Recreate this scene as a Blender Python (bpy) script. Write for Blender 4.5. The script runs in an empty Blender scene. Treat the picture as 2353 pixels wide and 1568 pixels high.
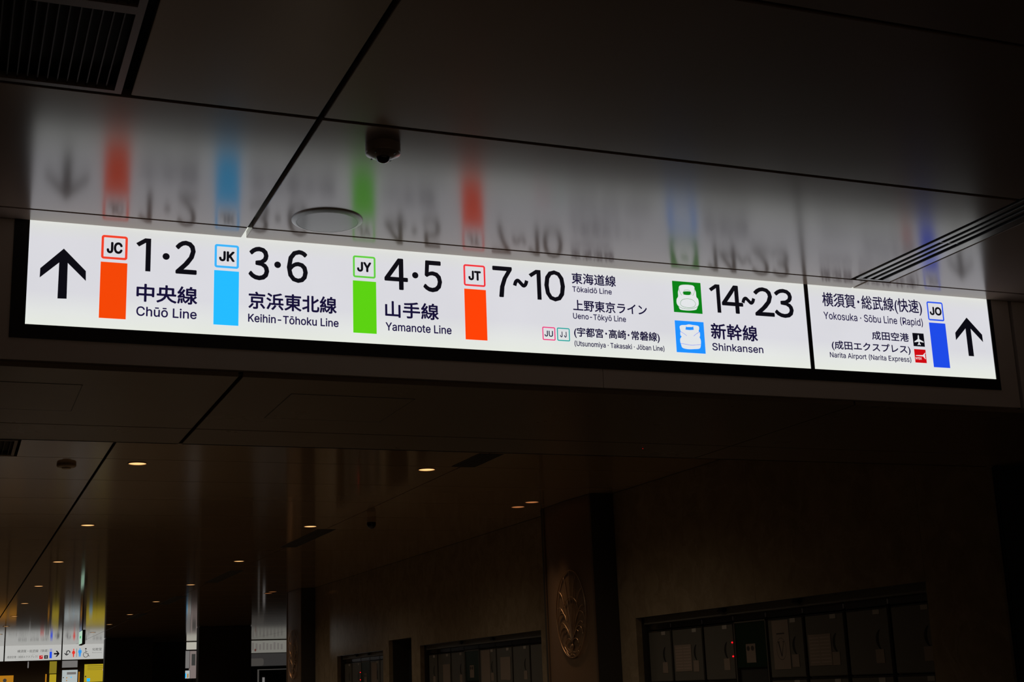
import bpy, bmesh, math, random, mathutils
import mathutils.geometry
from mathutils import Vector, Matrix

random.seed(7)
SC = bpy.context.scene
COL = SC.collection
D = bpy.data

# ---------------------------------------------------------------- camera, world, exposure
cam_d = D.cameras.new('camera'); cam = D.objects.new('camera', cam_d); COL.objects.link(cam)
cam_d.sensor_width = 36.0
cam_d.lens = 3195.42 / 2353 * 36.0
R_ = Vector((0.928894, -0.368559, -0.03633)); U_ = Vector((-0.055766, -0.236174, 0.970109)); F_ = Vector((0.366122, 0.899103, 0.239934))
m = Matrix((R_, U_, -F_)).transposed().to_4x4()
m.translation = Vector((0, 0, 1.6))
cam.matrix_world = m
cam_d.clip_end = 200
SC.camera = cam

SC.view_settings.view_transform = 'Standard'
SC.view_settings.look = 'None'
SC.view_settings.exposure = 0.0
SC.view_settings.gamma = 1.0
SC.view_settings.use_curve_mapping = False

W = D.worlds.new('world'); SC.world = W; W.use_nodes = True
bg = W.node_tree.nodes['Background']
bg.inputs[0].default_value = (1.0, 0.68, 0.47, 1); bg.inputs[1].default_value = 0.066

# ---------------------------------------------------------------- helpers
def tag(o, label=None, cat=None, group=None, kind=None):
    if label: o['label'] = label
    if cat: o['category'] = cat
    if group: o['group'] = group
    if kind: o['kind'] = kind
    return o

def empty(name, loc=(0, 0, 0), rz=0.0, **k):
    o = D.objects.new(name, None); COL.objects.link(o)
    o.location = loc; o.rotation_euler = (0, 0, rz); o.empty_display_size = .1
    bpy.context.view_layer.update()
    return tag(o, **k)

class MB:
    """collects shapes in world coordinates; build() links them as ONE mesh object"""
    def __init__(s): s.v = []; s.f = []
    def add(s, vs, fs):
        n = len(s.v); s.v += [tuple(v) for v in vs]; s.f += [tuple(i + n for i in f) for f in fs]; return s
    def box(s, x0, x1, y0, y1, z0, z1):
        return s.add([(x0, y0, z0), (x1, y0, z0), (x1, y1, z0), (x0, y1, z0), (x0, y0, z1), (x1, y0, z1), (x1, y1, z1), (x0, y1, z1)],
                     [(0, 3, 2, 1), (4, 5, 6, 7), (0, 1, 5, 4), (1, 2, 6, 5), (2, 3, 7, 6), (3, 0, 4, 7)])
    def bevbox(s, x0, x1, y0, y1, z0, z1, b):
        bm = bmesh.new(); bmesh.ops.create_cube(bm, size=1)
        bmesh.ops.transform(bm, verts=bm.verts, matrix=Matrix.Translation(((x0 + x1) / 2, (y0 + y1) / 2, (z0 + z1) / 2)) @ Matrix.Diagonal((x1 - x0, y1 - y0, z1 - z0, 1)))
        bmesh.ops.bevel(bm, geom=bm.edges[:], offset=b, segments=2, affect='EDGES')
        bm.verts.index_update(); s.add([v.co for v in bm.verts], [[v.index for v in f.verts] for f in bm.faces]); bm.free(); return s
    def lathe(s, prof, c, n=48, cap=True):
        """prof: (r, z) pairs, spun about the vertical through c"""
        vs = []; fs = []
        for r, z in prof:
            for k in range(n):
                a = 2 * math.pi * k / n; vs.append((c[0] + r * math.cos(a), c[1] + r * math.sin(a), c[2] + z))
        for i in range(len(prof) - 1):
            for k in range(n):
                k2 = (k + 1) % n; fs.append((i * n + k, i * n + k2, (i + 1) * n + k2, (i + 1) * n + k))
        if cap: fs.append(tuple(range((len(prof) - 1) * n, len(prof) * n)))
        return s.add(vs, fs)
    def prism(s, pts, y0, y1):
        """pts in (x, z), extruded from y0 to y1"""
        n = len(pts); vs = [(x, y0, z) for x, z in pts] + [(x, y1, z) for x, z in pts]
        fs = [tuple(range(n)), tuple(range(2 * n - 1, n - 1, -1))] + [(i, n + i, n + (i + 1) % n, (i + 1) % n) for i in range(n)]
        return s.add(vs, fs)
    def tube(s, pts, r, n=8):
        pts = [Vector(p) for p in pts]; vs = []; fs = []
        for i, p in enumerate(pts):
            t = (pts[min(i + 1, len(pts) - 1)] - pts[max(i - 1, 0)]).normalized()
            a = t.cross(Vector((1, 0, 0)));  a = a.normalized() if a.length > .05 else t.cross(Vector((0, 0, 1))).normalized(); b = t.cross(a)
            for k in range(n):
                q = 2 * math.pi * k / n; vs.append(p + (a * math.cos(q) + b * math.sin(q)) * r)
        for i in range(len(pts) - 1):
            for k in range(n): fs.append((i * n + k, i * n + (k + 1) % n, (i + 1) * n + (k + 1) % n, (i + 1) * n + k))
        fs.append(tuple(range(n))); fs.append(tuple(range(len(vs) - n, len(vs))))
        return s.add(vs, fs)
    def build(s, name, mat, parent=None, smooth=False, **k):
        me = D.meshes.new(name); me.from_pydata(s.v, [], s.f); me.validate()
        bm = bmesh.new(); bm.from_mesh(me); bmesh.ops.recalc_face_normals(bm, faces=bm.faces); bm.to_mesh(me); bm.free()
        if smooth:
            for p in me.polygons: p.use_smooth = True
        me.materials.append(mat)
        return link(name, me, parent, **k)

def link(name, me, parent=None, **k):
    o = D.objects.new(name, me); COL.objects.link(o)
    if parent is not None:
        o.parent = parent; o.matrix_parent_inverse = parent.matrix_world.inverted()
    return tag(o, **k)

def smooth_by_angle(o, a=35):
    me = o.data
    for p in me.polygons: p.use_smooth = True
    bm = bmesh.new(); bm.from_mesh(me)
    for e in bm.edges:
        if len(e.link_faces) == 2 and e.calc_face_angle(0) > math.radians(a): e.smooth = False
    bm.to_mesh(me); bm.free()

def mat(name, base, rough=.5, metal=0.0, spec=.5, ior=1.5, emit=None, es=0.0, coat=0.0):
    M = D.materials.new(name); M.use_nodes = True
    p = M.node_tree.nodes['Principled BSDF']
    p.inputs['Base Color'].default_value = (*base, 1); p.inputs['Roughness'].default_value = rough
    p.inputs['Metallic'].default_value = metal; p.inputs['IOR'].default_value = ior
    p.inputs['Specular IOR Level'].default_value = spec; p.inputs['Coat Weight'].default_value = coat
    if emit: p.inputs['Emission Color'].default_value = (*emit, 1); p.inputs['Emission Strength'].default_value = es
    return M

def nd(M, t, **k):
    n = M.node_tree.nodes.new(t)
    for a, v in k.items(): setattr(n, a, v)
    return n

def rough_noise(M, scale, lo, hi, stretch=(1, 1, 1), colour=None):
    """procedural unevenness of gloss (and a touch of tone) on a real surface"""
    nt = M.node_tree; p = nt.nodes['Principled BSDF']
    tc = nd(M, 'ShaderNodeTexCoord'); mp = nd(M, 'ShaderNodeMapping'); mp.inputs['Scale'].default_value = stretch
    no = nd(M, 'ShaderNodeTexNoise'); no.inputs['Scale'].default_value = scale; no.inputs['Detail'].default_value = 4
    mr = nd(M, 'ShaderNodeMapRange'); mr.inputs['To Min'].default_value = lo; mr.inputs['To Max'].default_value = hi
    nt.links.new(tc.outputs['Object'], mp.inputs[0]); nt.links.new(mp.outputs[0], no.inputs['Vector'])
    nt.links.new(no.outputs['Fac'], mr.inputs['Value']); nt.links.new(mr.outputs[0], p.inputs['Roughness'])
    if colour:
        cr = nd(M, 'ShaderNodeValToRGB'); cr.color_ramp.elements[0].position = .35; cr.color_ramp.elements[1].position = .65
        cr.color_ramp.elements[0].color = (*colour[0], 1); cr.color_ramp.elements[1].color = (*colour[1], 1)
        nt.links.new(no.outputs['Fac'], cr.inputs[0]); nt.links.new(cr.outputs[0], p.inputs['Base Color'])
    return M

def film(name, col, s=1.0):      # translucent print lit from behind by the lamps of the sign
    return mat(name, tuple(c * .5 for c in col), .35, emit=col, es=s)

# ---------------------------------------------------------------- materials
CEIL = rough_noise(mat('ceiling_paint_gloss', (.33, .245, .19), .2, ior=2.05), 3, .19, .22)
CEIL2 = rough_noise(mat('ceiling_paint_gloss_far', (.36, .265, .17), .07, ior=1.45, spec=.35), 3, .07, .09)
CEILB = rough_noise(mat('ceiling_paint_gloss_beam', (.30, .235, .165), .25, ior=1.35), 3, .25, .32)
FASC = mat('fascia_paint', (.86, .80, .74), .45)
DARK = mat('shadow_gap_black', (.012, .013, .014), .7)
FRAME = mat('black_sign_frame', (.012, .013, .016), .35)
BLACKM = mat('black_metal', (.02, .021, .022), .45)
ALU = mat('aluminium_blade', (.40, .40, .38), .3, metal=1.0)
GRILLE = mat('grille_grey_metal', (.028, .03, .028), .55)
TRIMB = mat('beige_vent_frame', (.24, .18, .14), .4)
PLASTIC = mat('white_plastic', (.72, .7, .66), .3)
PLASTIC2 = mat('camera_shell_plastic', (.34, .27, .21), .22)
FARWALL = mat('far_wall_beige', (.42, .33, .23), .6)
BEIGEP = mat('beige_plastic', (.5, .4, .28), .4)
DOME = mat('smoked_dome', (.012, .01, .01), .08)
STEEL = rough_noise(mat('locker_grey_steel', (.13, .128, .115), .4), 6, .34, .45)
STEELD = mat('locker_dark_gap', (.02, .02, .02), .6)
TRIMM = mat('header_trim_metal', (.34, .35, .38), .2, metal=1)
CHROME = mat('polished_trim', (.6, .6, .6), .16, metal=1)
PAPER = mat('paper_notice', (.28, .225, .19), .6)
PAPERW = mat('paper_white', (.42, .4, .37), .6)
INK = mat('print_dark_ink', (.04, .035, .035), .6)
GREENP = mat('terminal_green_panel', (.004, .026, .012), .35)
SCREEN = mat('terminal_screen_glass', (.06, .062, .06), .2)
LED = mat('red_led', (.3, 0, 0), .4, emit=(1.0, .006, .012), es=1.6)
PIL = rough_noise(mat('pilaster_bronze_coat', (.17, .11, .065), .42), 5, .38, .46)
PILD = mat('pilaster_side_dark', (.05, .045, .04), .45)
ORN = mat('bronze_relief', (.42, .28, .17), .3, metal=.7)
COLM = rough_noise(mat('dark_column_stone', (.045, .035, .028), .5), 4, .45, .55)
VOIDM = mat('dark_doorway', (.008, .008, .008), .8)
LENS = mat('downlight_lens', (.8, .6, .4), .4, emit=(1.0, .52, .2), es=1.45)
LENSD = mat('downlight_lens_dim', (.6, .4, .25), .4, emit=(1.0, .36, .12), es=.42)

# marble wall: brown polished stone with soft mottling and thin veins
MARB = mat('brown_marble', (.1, .06, .04), .14, spec=.06)
def marble(M):
    nt = M.node_tree; p = nt.nodes['Principled BSDF']
    tc = nd(M, 'ShaderNodeTexCoord'); n1 = nd(M, 'ShaderNodeTexNoise'); n1.inputs['Scale'].default_value = 4.5; n1.inputs['Detail'].default_value = 9
    n1.inputs['Roughness'].default_value = .62; n1.inputs['Distortion'].default_value = .8
    cr = nd(M, 'ShaderNodeValToRGB'); e = cr.color_ramp.elements
    e[0].position = .36; e[0].color = (.27, .215, .145, 1); e[1].position = .62; e[1].color = (.35, .285, .20, 1)
    nt.links.new(tc.outputs['Object'], n1.inputs['Vector']); nt.links.new(n1.outputs['Fac'], cr.inputs[0])
    n2 = nd(M, 'ShaderNodeTexNoise'); n2.inputs['Scale'].default_value = 1.3; n2.inputs['Detail'].default_value = 5; n2.inputs['Distortion'].default_value = 1.5
    ab = nd(M, 'ShaderNodeMath', operation='SUBTRACT'); ab.inputs[1].default_value = .5
    ab2 = nd(M, 'ShaderNodeMath', operation='ABSOLUTE'); lt = nd(M, 'ShaderNodeMapRange'); lt.inputs['From Max'].default_value = .012; lt.inputs['To Min'].default_value = 1; lt.inputs['To Max'].default_value = 0
    nt.links.new(tc.outputs['Object'], n2.inputs['Vector']); nt.links.new(n2.outputs['Fac'], ab.inputs[0]); nt.links.new(ab.outputs[0], ab2.inputs[0]); nt.links.new(ab2.outputs[0], lt.inputs['Value'])
    mx = nd(M, 'ShaderNodeMix', data_type='RGBA'); mx.inputs[7].default_value = (.43, .36, .27, 1)
    mm = nd(M, 'ShaderNodeMath', operation='MULTIPLY'); mm.inputs[1].default_value = .35
    nt.links.new(lt.outputs[0], mm.inputs[0]); nt.links.new(mm.outputs[0], mx.inputs[0]); nt.links.new(cr.outputs[0], mx.inputs[6]); nt.links.new(mx.outputs[2], p.inputs['Base Color'])
marble(MARB)
FLOORM = rough_noise(mat('polished_stone_floor', (.2, .13, .09), .2), 2, .16, .26, colour=((.19, .145, .105), (.25, .2, .15)))

# backlit sign face: lamp light seen through the white sheet, a little stronger and warmer at the long edges
FACE = mat('backlit_white_face', (.4, .4, .4), .4)
def face_nodes(M):
    nt = M.node_tree; p = nt.nodes['Principled BSDF']
    tc = nd(M, 'ShaderNodeTexCoord'); sp = nd(M, 'ShaderNodeSeparateXYZ'); nt.links.new(tc.outputs['Generated'], sp.inputs[0])
    cr = nd(M, 'ShaderNodeValToRGB'); e = cr.color_ramp.elements
    e[0].position = 0; e[0].color = (.78, .81, .74, 1); e[1].position = 1; e[1].color = (.70, .73, .65, 1)
    for pos, c in ((.12, (.76, .78, .76, 1)), (.3, (.69, .69, .735, 1)), (.75, (.69, .69, .735, 1))):
        q = e.new(pos); q.color = c
    nt.links.new(sp.outputs['Z'], cr.inputs[0])
    no = nd(M, 'ShaderNodeTexNoise'); no.inputs['Scale'].default_value = 3; mr = nd(M, 'ShaderNodeMapRange'); mr.inputs['To Min'].default_value = .95; mr.inputs['To Max'].default_value = 1.05
    nt.links.new(tc.outputs['Object'], no.inputs['Vector']); nt.links.new(no.outputs['Fac'], mr.inputs['Value'])
    nt.links.new(cr.outputs[0], p.inputs['Emission Color']); nt.links.new(mr.outputs[0], p.inputs['Emission Strength'])
face_nodes(FACE)
C_ = {
 'JC': film('film_orange', (.90, .062, .002)), 'JCb': film('film_orange_border', (.86, .05, .02)),
 'JK': film('film_sky_blue', (.018, .50, 1.0)), 'JKb': film('film_sky_blue_border', (.045, .45, .94)),
 'JY': film('film_lime', (.105, .64, .006)), 'JYb': film('film_lime_border', (.12, .60, .05)),
 'JTB': film('film_vermilion', (1.0, .055, .002)), 'JTb': film('film_red_border', (.85, .035, .045)),
 'JUb': film('film_pink_border', (.80, .04, .2)), 'JJb': film('film_teal_border', (.01, .36, .33)),
 'JO': film('film_royal_blue', (.013, .07, .80)), 'JOb': film('film_royal_border', (.02, .09, .80)),
 'GREEN': film('film_green', (.002, .21, .008)), 'BLUE': film('film_azure', (.014, .28, 1.0)),
 'RED': film('film_red', (.60, .003, .006)), 'WHITE': film('film_white', (.76, .78, .80)),
 'NAVY': film('film_navy_text', (.012, .008, .06), .6), 'NAVYTHIN': film('film_navy_thin_text', (.016, .010, .075), .7), 'BLACK': film('film_black', (.006, .006, .012), .5)}
FARW = film('far_backlit_white', (.48, .48, .46)); FARG = film('far_lit_grey', (.17, .16, .155)); FARG2 = film('far_glow_dim_grey', (.055, .05, .045))
FARY = film('far_lit_yellow', (.42, .31, .016)); FARO = film('far_lit_orange', (.42, .17, .01)); FARYD = film('far_lit_dim_yellow', (.22, .17, .015))
FARWB = film('far_poster_white', (.42, .47, .47)); FARINK = mat('far_dark_print', (.05, .05, .045), .6, emit=(.08, .08, .075), es=.5)
FARTAN = film('far_lit_tan', (.32, .2, .1))

# ---------------------------------------------------------------- flat print: text, polygons, strokes
import os
try: INTER = D.fonts.load(os.path.join(bpy.utils.system_resource('DATAFILES'), 'fonts', 'Inter.woff2'))   # Blender's own interface font
except Exception: INTER = None
def text_mesh(s, inter=False):
    """outlines of the text, each outer contour filled by itself with the holes that lie in it"""
    cu = D.curves.new('t', 'FONT'); cu.body = s; cu.resolution_u = 3; cu.fill_mode = 'NONE'; cu.size = 1
    if inter and INTER: cu.font = INTER
    ob = D.objects.new('t', cu); COL.objects.link(ob)
    dg = bpy.context.evaluated_depsgraph_get(); me = D.meshes.new_from_object(ob.evaluated_get(dg), depsgraph=dg)
    D.objects.remove(ob); D.curves.remove(cu)
    co = [v.co.copy() for v in me.vertices]; nb = {}
    for e in me.edges: nb.setdefault(e.vertices[0], []).append(e.vertices[1]); nb.setdefault(e.vertices[1], []).append(e.vertices[0])
    D.meshes.remove(me)
    first = {}; loops = []; seen = set()
    for st in sorted(nb):
        if st in seen: continue
        L = [st]; seen.add(st); cur = min(nb[st])       # vertices are numbered along the contour
        cur = st + 1 if st + 1 in nb[st] else cur
        while cur not in seen:
            seen.add(cur); L.append(cur); nx = [q for q in nb[cur] if q not in seen]
            if not nx: break
            cur = nx[0]
        if len(L) > 2: loops.append([co[i] for i in L])
    area = lambda P: sum(P[i].x * P[(i + 1) % len(P)].y - P[(i + 1) % len(P)].x * P[i].y for i in range(len(P))) / 2
    A = [area(P) for P in loops]
    if not A: return [], []
    sg = 1 if A[max(range(len(A)), key=lambda i: abs(A[i]))] > 0 else -1
    def inside(p, P):
        c = False
        for i in range(len(P)):
            a, b = P[i], P[i - 1]
            if (a.y > p.y) != (b.y > p.y) and p.x < (b.x - a.x) * (p.y - a.y) / (b.y - a.y) + a.x: c = not c
        return c
    V = []; Fs = []
    for i, P in enumerate(loops):
        if A[i] * sg < 0: continue
        H = [Q for j, Q in enumerate(loops) if A[j] * sg < 0 and abs(A[j]) < abs(A[i]) and inside(Q[0], P)]
        n = len(V); tri = mathutils.geometry.tessellate_polygon([[Vector((p.x, p.y, 0)) for p in P]] + [[Vector((p.x, p.y, 0)) for p in Q] for Q in H])
        V += P + [p for Q in H for p in Q]; Fs += [tuple(k + n for k in t) for t in tri]
    return V, Fs

def lettering(s, x0, z0, x1, z1, y, m, parent, fat=0.0, name='lettering', inter=False, **k):
    """text fitted to the rectangle it fills on the sign, standing in the plane y, read from -y"""
    V, Fs = text_mesh(s, inter)
    xs = [v.x for v in V]; ys = [v.y for v in V]; a0, a1, b0, b1 = min(xs), max(xs), min(ys), max(ys)
    x0 += fat; x1 -= fat; z0 += fat; z1 -= fat
    base = [Vector((x0 + (v.x - a0) / (a1 - a0) * (x1 - x0), y, z0 + (v.y - b0) / (b1 - b0) * (z1 - z0))) for v in V]
    if fat:      # heavier strokes: the outline swept a hair's breadth round in eight directions
        n = len(base); V = []; F0 = Fs; Fs = []
        for i in range(8):
            q = math.pi * i / 4; d = Vector((math.cos(q) * fat, -.00004 * i, math.sin(q) * fat)); V += [v + d for v in base]; Fs += [tuple(a + i * n for a in p) for p in F0]
        base = V
    me = D.meshes.new(name); me.from_pydata(base, [], Fs); me.materials.append(m)
    return link(name, me, parent, **k)

def flat(pts, y, m, name, parent, **k):
    b = MB(); bm = bmesh.new(); vs = [bm.verts.new((x, y, z)) for x, z in pts]; f = bm.faces.new(vs); f.normal_update()
    bmesh.ops.triangulate(bm, faces=[f]); bm.verts.index_update()
    me = D.meshes.new(name); bm.to_mesh(me); bm.free(); me.materials.append(m)
    return link(name, me, parent, **k)

def rect(x0, z0, x1, z1): return [(x0, z0), (x1, z0), (x1, z1), (x0, z1)]
def rrect(x0, z0, x1, z1, r, n=5):
    o = []
    for cx, cz, a in ((x1 - r, z1 - r, 0), (x0 + r, z1 - r, 90), (x0 + r, z0 + r, 180), (x1 - r, z0 + r, 270)):
        for k in range(n + 1): q = math.radians(a + 90 * k / n); o.append((cx + r * math.cos(q), cz + r * math.sin(q)))
    return o
def ring(outer, inner, y, m, name, parent, **k):
    n = len(outer); b = MB(); b.add([(x, y, z) for x, z in outer] + [(x, y, z) for x, z in inner], [(i, (i + 1) % n, n + (i + 1) % n, n + i) for i in range(n)])
    return b.build(name, m, parent, **k)
def circle(cx, cz, r, rz=None, n=28): return [(cx + r * math.cos(2 * math.pi * k / n), cz + (rz or r) * math.sin(2 * math.pi * k / n)) for k in range(n)]
def stroke_mb(b, pts, w, y):
    P = [Vector(p) for p in pts]; L = []; 
    for i, p in enumerate(P):
        t = (P[min(i + 1, len(P) - 1)] - P[max(i - 1, 0)]).normalized(); n = Vector((-t.y, t.x)) * w / 2
        L += [(p.x + n.x, y, p.y + n.y), (p.x - n.x, y, p.y - n.y)]
    b.add(L, [(2 * i, 2 * i + 1, 2 * i + 3, 2 * i + 2) for i in range(len(P) - 1)])
def smooth_pts(pts, n=5, closed=False):
    """Catmull-Rom through the points"""
    o = []; N = len(pts); idx = range(N if closed else N - 1)
    for i in idx:
        g = lambda j: Vector(pts[j % N]) if closed else Vector(pts[max(0, min(N - 1, j))])
        p0, p1, p2, p3 = g(i - 1), g(i), g(i + 1), g(i + 2)
        for k in range(n):
            t = k / n; q = .5 * ((2 * p1) + (p2 - p0) * t + (2 * p0 - 5 * p1 + 4 * p2 - p3) * t * t + (3 * p1 - p0 - 3 * p2 + p3) * t ** 3)
            o.append((q.x, q.y))
    if not closed: o.append(tuple(pts[-1]))
    return o
TEXTS = [('big', '1', 0.6212, 3.2308, 0.6671, 3.3665), ('dot', '', 0.7138, 3.2844, 0.7391, 3.3135), ('big', '2', 0.7622, 3.2313, 0.8473, 3.371),
 ('jp', '中央線', 0.6161, 3.1067, 0.8518, 3.1804), ('en', 'Chūō Line', 0.6177, 3.0482, 0.8506, 3.0882), ('badge', 'JC', 0.4984, 3.2943, 0.5587, 3.3419),
 ('badge', 'JK', 0.9351, 3.2967, 0.9981, 3.3406), ('big', '3', 1.0537, 3.2281, 1.1384, 3.3706), ('dot', '', 1.1596, 3.2851, 1.1863, 3.3144),
 ('big', '6', 1.211, 3.2285, 1.2985, 3.3706), ('jp', '京浜東北線', 1.0548, 3.1066, 1.4195, 3.1797),
 ('en', 'Keihin-Tōhoku Line', 1.0542, 3.0512, 1.4271, 3.0866), ('badge', 'JY', 1.5076, 3.297, 1.5695, 3.3407),
 ('big', '4', 1.6259, 3.2304, 1.7291, 3.3685), ('dot', '', 1.7478, 3.2855, 1.776, 3.3145), ('big', '5', 1.7966, 3.2304, 1.8815, 3.3703),
 ('jp', '山手線', 1.6267, 3.1078, 1.8634, 3.1803), ('en', 'Yamanote Line', 1.6277, 3.0499, 1.9187, 3.0869),
 ('badge', 'JT', 2.002, 3.2967, 2.0598, 3.3404), ('big', '7', 2.1135, 3.2311, 2.205, 3.3705), ('big', '~', 2.2155, 3.2858, 2.2733, 3.3163),
 ('big', '1', 2.2795, 3.232, 2.341, 3.3689), ('big', '0', 2.3565, 3.2286, 2.4558, 3.3717), ('jps', '東海道線', 2.4896, 3.3168, 2.7074, 3.3689),
 ('ens', 'Tōkaidō Line', 2.4906, 3.2793, 2.6845, 3.3056), ('jps', '上野東京ライン', 2.4905, 3.1931, 2.8557, 3.2449),
 ('ens', 'Ueno-Tōkyō Line', 2.4882, 3.149, 2.7477, 3.1833), ('badges', 'JU', 2.3477, 3.0668, 2.3876, 3.0938),
 ('badges', 'JJ', 2.4216, 3.0678, 2.4526, 3.0937), ('jps', '(宇都宮･高崎･常磐線)', 2.489, 3.0684, 2.9123, 3.1186),
 ('ens', '(Utsunomiya · Takasaki · Jōban Line)', 2.489, 3.0262, 2.9327, 3.0571), ('big', '1', 3.1725, 3.2315, 3.2419, 3.3674),
 ('big', '4', 3.2485, 3.2329, 3.3618, 3.3689), ('big', '~', 3.3617, 3.2862, 3.4212, 3.3149), ('big', '2', 3.4217, 3.2306, 3.5293, 3.3714),
 ('big', '3', 3.5309, 3.2292, 3.6364, 3.3717), ('jp', '新幹線', 3.1788, 3.1044, 3.4271, 3.1816), ('en', 'Shinkansen', 3.1805, 3.0499, 3.4507, 3.0866),
 ('jps', '横須賀･総武線(快速)', 3.8017, 3.2907, 4.3817, 3.3721), ('ens', 'Yokosuka · Sōbu Line (Rapid)', 3.8015, 3.2288, 4.3778, 3.2768),
 ('jps', '成田空港', 4.0678, 3.1519, 4.2843, 3.1964), ('jps', '(成田エクスプレス)', 3.8316, 3.0862, 4.2861, 3.1359),
 ('ens', 'Narita Airport (Narita Express)', 3.8164, 3.0447, 4.2844, 3.0783), ('badge', 'JO', 4.4274, 3.2984, 4.4994, 3.3421)]
BADGES = [('JC', 0.4781, 3.2706, 0.5777, 3.3679, 0.0092), ('JK', 0.917, 3.2692, 1.0151, 3.368, 0.0092), ('JY', 1.49, 3.2713, 1.5878, 3.3668, 0.008),
 ('JT', 1.98, 3.2706, 2.0802, 3.3672, 0.008), ('JU', 2.3375, 3.0506, 2.399, 3.1107, 0.0048), ('JJ', 2.407, 3.051, 2.4683, 3.1106, 0.0048),
 ('JO', 4.4136, 3.2708, 4.5111, 3.3679, 0.0075)]
BLOCKS = [('JC', 0.4778, 3.0312, 0.5786, 3.258), ('JK', 0.9163, 3.0319, 1.0158, 3.2578), ('JY', 1.489, 3.0328, 1.5891, 3.2575),
 ('JTB', 1.9811, 3.0326, 2.0804, 3.2573), ('JO', 4.4152, 3.0333, 4.5137, 3.2595), ('GREEN', 2.9941, 3.2199, 3.1421, 3.3679),
 ('BLUE', 2.9943, 3.0318, 3.1436, 3.1806), ('PLANE', 4.3078, 3.1333, 4.375, 3.2001), ('RED', 4.3078, 3.0511, 4.3756, 3.1187),
 ('DIV', 3.6957, 2.9888, 3.7312, 3.3981)]
POLYS = {'AIRPLANE': [(4.3425, 3.1927), (4.3451, 3.1871), (4.3451, 3.1699), (4.3698, 3.1588), (4.3691, 3.154), (4.3452, 3.1574), (4.3454, 3.1498),
              (4.3512, 3.1424), (4.3497, 3.14), (4.3416, 3.1424), (4.3327, 3.1395), (4.3326, 3.1428), (4.3385, 3.1494), (4.3401, 3.1571),
              (4.3153, 3.1528), (4.3147, 3.1571), (4.3361, 3.1698), (4.3383, 3.1867)],
 'ARROW_LEFT': [(0.3392, 3.2991), (0.4236, 3.2149), (0.425, 3.175), (0.3556, 3.2424), (0.3568, 3.0989), (0.3233, 3.0978), (0.3241, 3.2417),
                (0.2554, 3.1765), (0.256, 3.2137)],
 'ARROW_RIGHT': [(4.6501, 3.2996), (4.7345, 3.2159), (4.7354, 3.1773), (4.6672, 3.2428), (4.6686, 3.1011), (4.6359, 3.1013), (4.6355, 3.2423),
                 (4.5683, 3.1779), (4.569, 3.2163)],
 'B_BODY': [(3.0175, 3.1481), (3.0197, 3.1552), (3.0286, 3.1597), (3.0502, 3.1618), (3.0664, 3.1656), (3.0848, 3.164), (3.1084, 3.1623),
            (3.1176, 3.1581), (3.118, 3.1471), (3.115, 3.1363), (3.1202, 3.1308), (3.1201, 3.1131), (3.1172, 3.109), (3.1222, 3.0956),
            (3.1224, 3.0819), (3.1187, 3.0622), (3.1107, 3.0535), (3.0868, 3.0506), (3.0609, 3.0484), (3.0375, 3.0499), (3.0238, 3.0549),
            (3.0195, 3.0663), (3.0158, 3.0797), (3.0166, 3.0953), (3.0246, 3.1063), (3.019, 3.1111), (3.0193, 3.1267), (3.0212, 3.1287)],
 'B_WINDOW': [(3.0506, 3.1564), (3.0533, 3.1522), (3.0818, 3.1536), (3.0877, 3.1575), (3.0895, 3.1411), (3.0678, 3.1386), (3.046, 3.1396)],
 'G_BODY': [(3.0278, 3.341), (3.0353, 3.3487), (3.0494, 3.3525), (3.069, 3.3543), (3.0885, 3.3542), (3.1014, 3.3523), (3.1083, 3.346),
            (3.1099, 3.3338), (3.1147, 3.3222), (3.1156, 3.2996), (3.1227, 3.2909), (3.1257, 3.2792), (3.1245, 3.2633), (3.119, 3.2538),
            (3.1147, 3.244), (3.1077, 3.2372), (3.0879, 3.2331), (3.0705, 3.2312), (3.0489, 3.2309), (3.0297, 3.2324), (3.0228, 3.2378),
            (3.0193, 3.2482), (3.0122, 3.2576), (3.0101, 3.2693), (3.0124, 3.2833), (3.0201, 3.2945), (3.0208, 3.3155), (3.0251, 3.3277)],
 'G_WINDOW': [(3.0473, 3.3186), (3.0578, 3.3213), (3.0796, 3.3229), (3.0885, 3.3203), (3.0846, 3.3085), (3.0761, 3.3051), (3.0588, 3.3047),
              (3.0499, 3.3073)],
 'JET': [(4.3149, 3.0884), (4.3563, 3.0907), (4.371, 3.1034), (4.3731, 3.1025), (4.3681, 3.0899), (4.3716, 3.0867), (4.3689, 3.0832),
         (4.3714, 3.0719), (4.3684, 3.0703), (4.3571, 3.0835), (4.3145, 3.0851)]}
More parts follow.
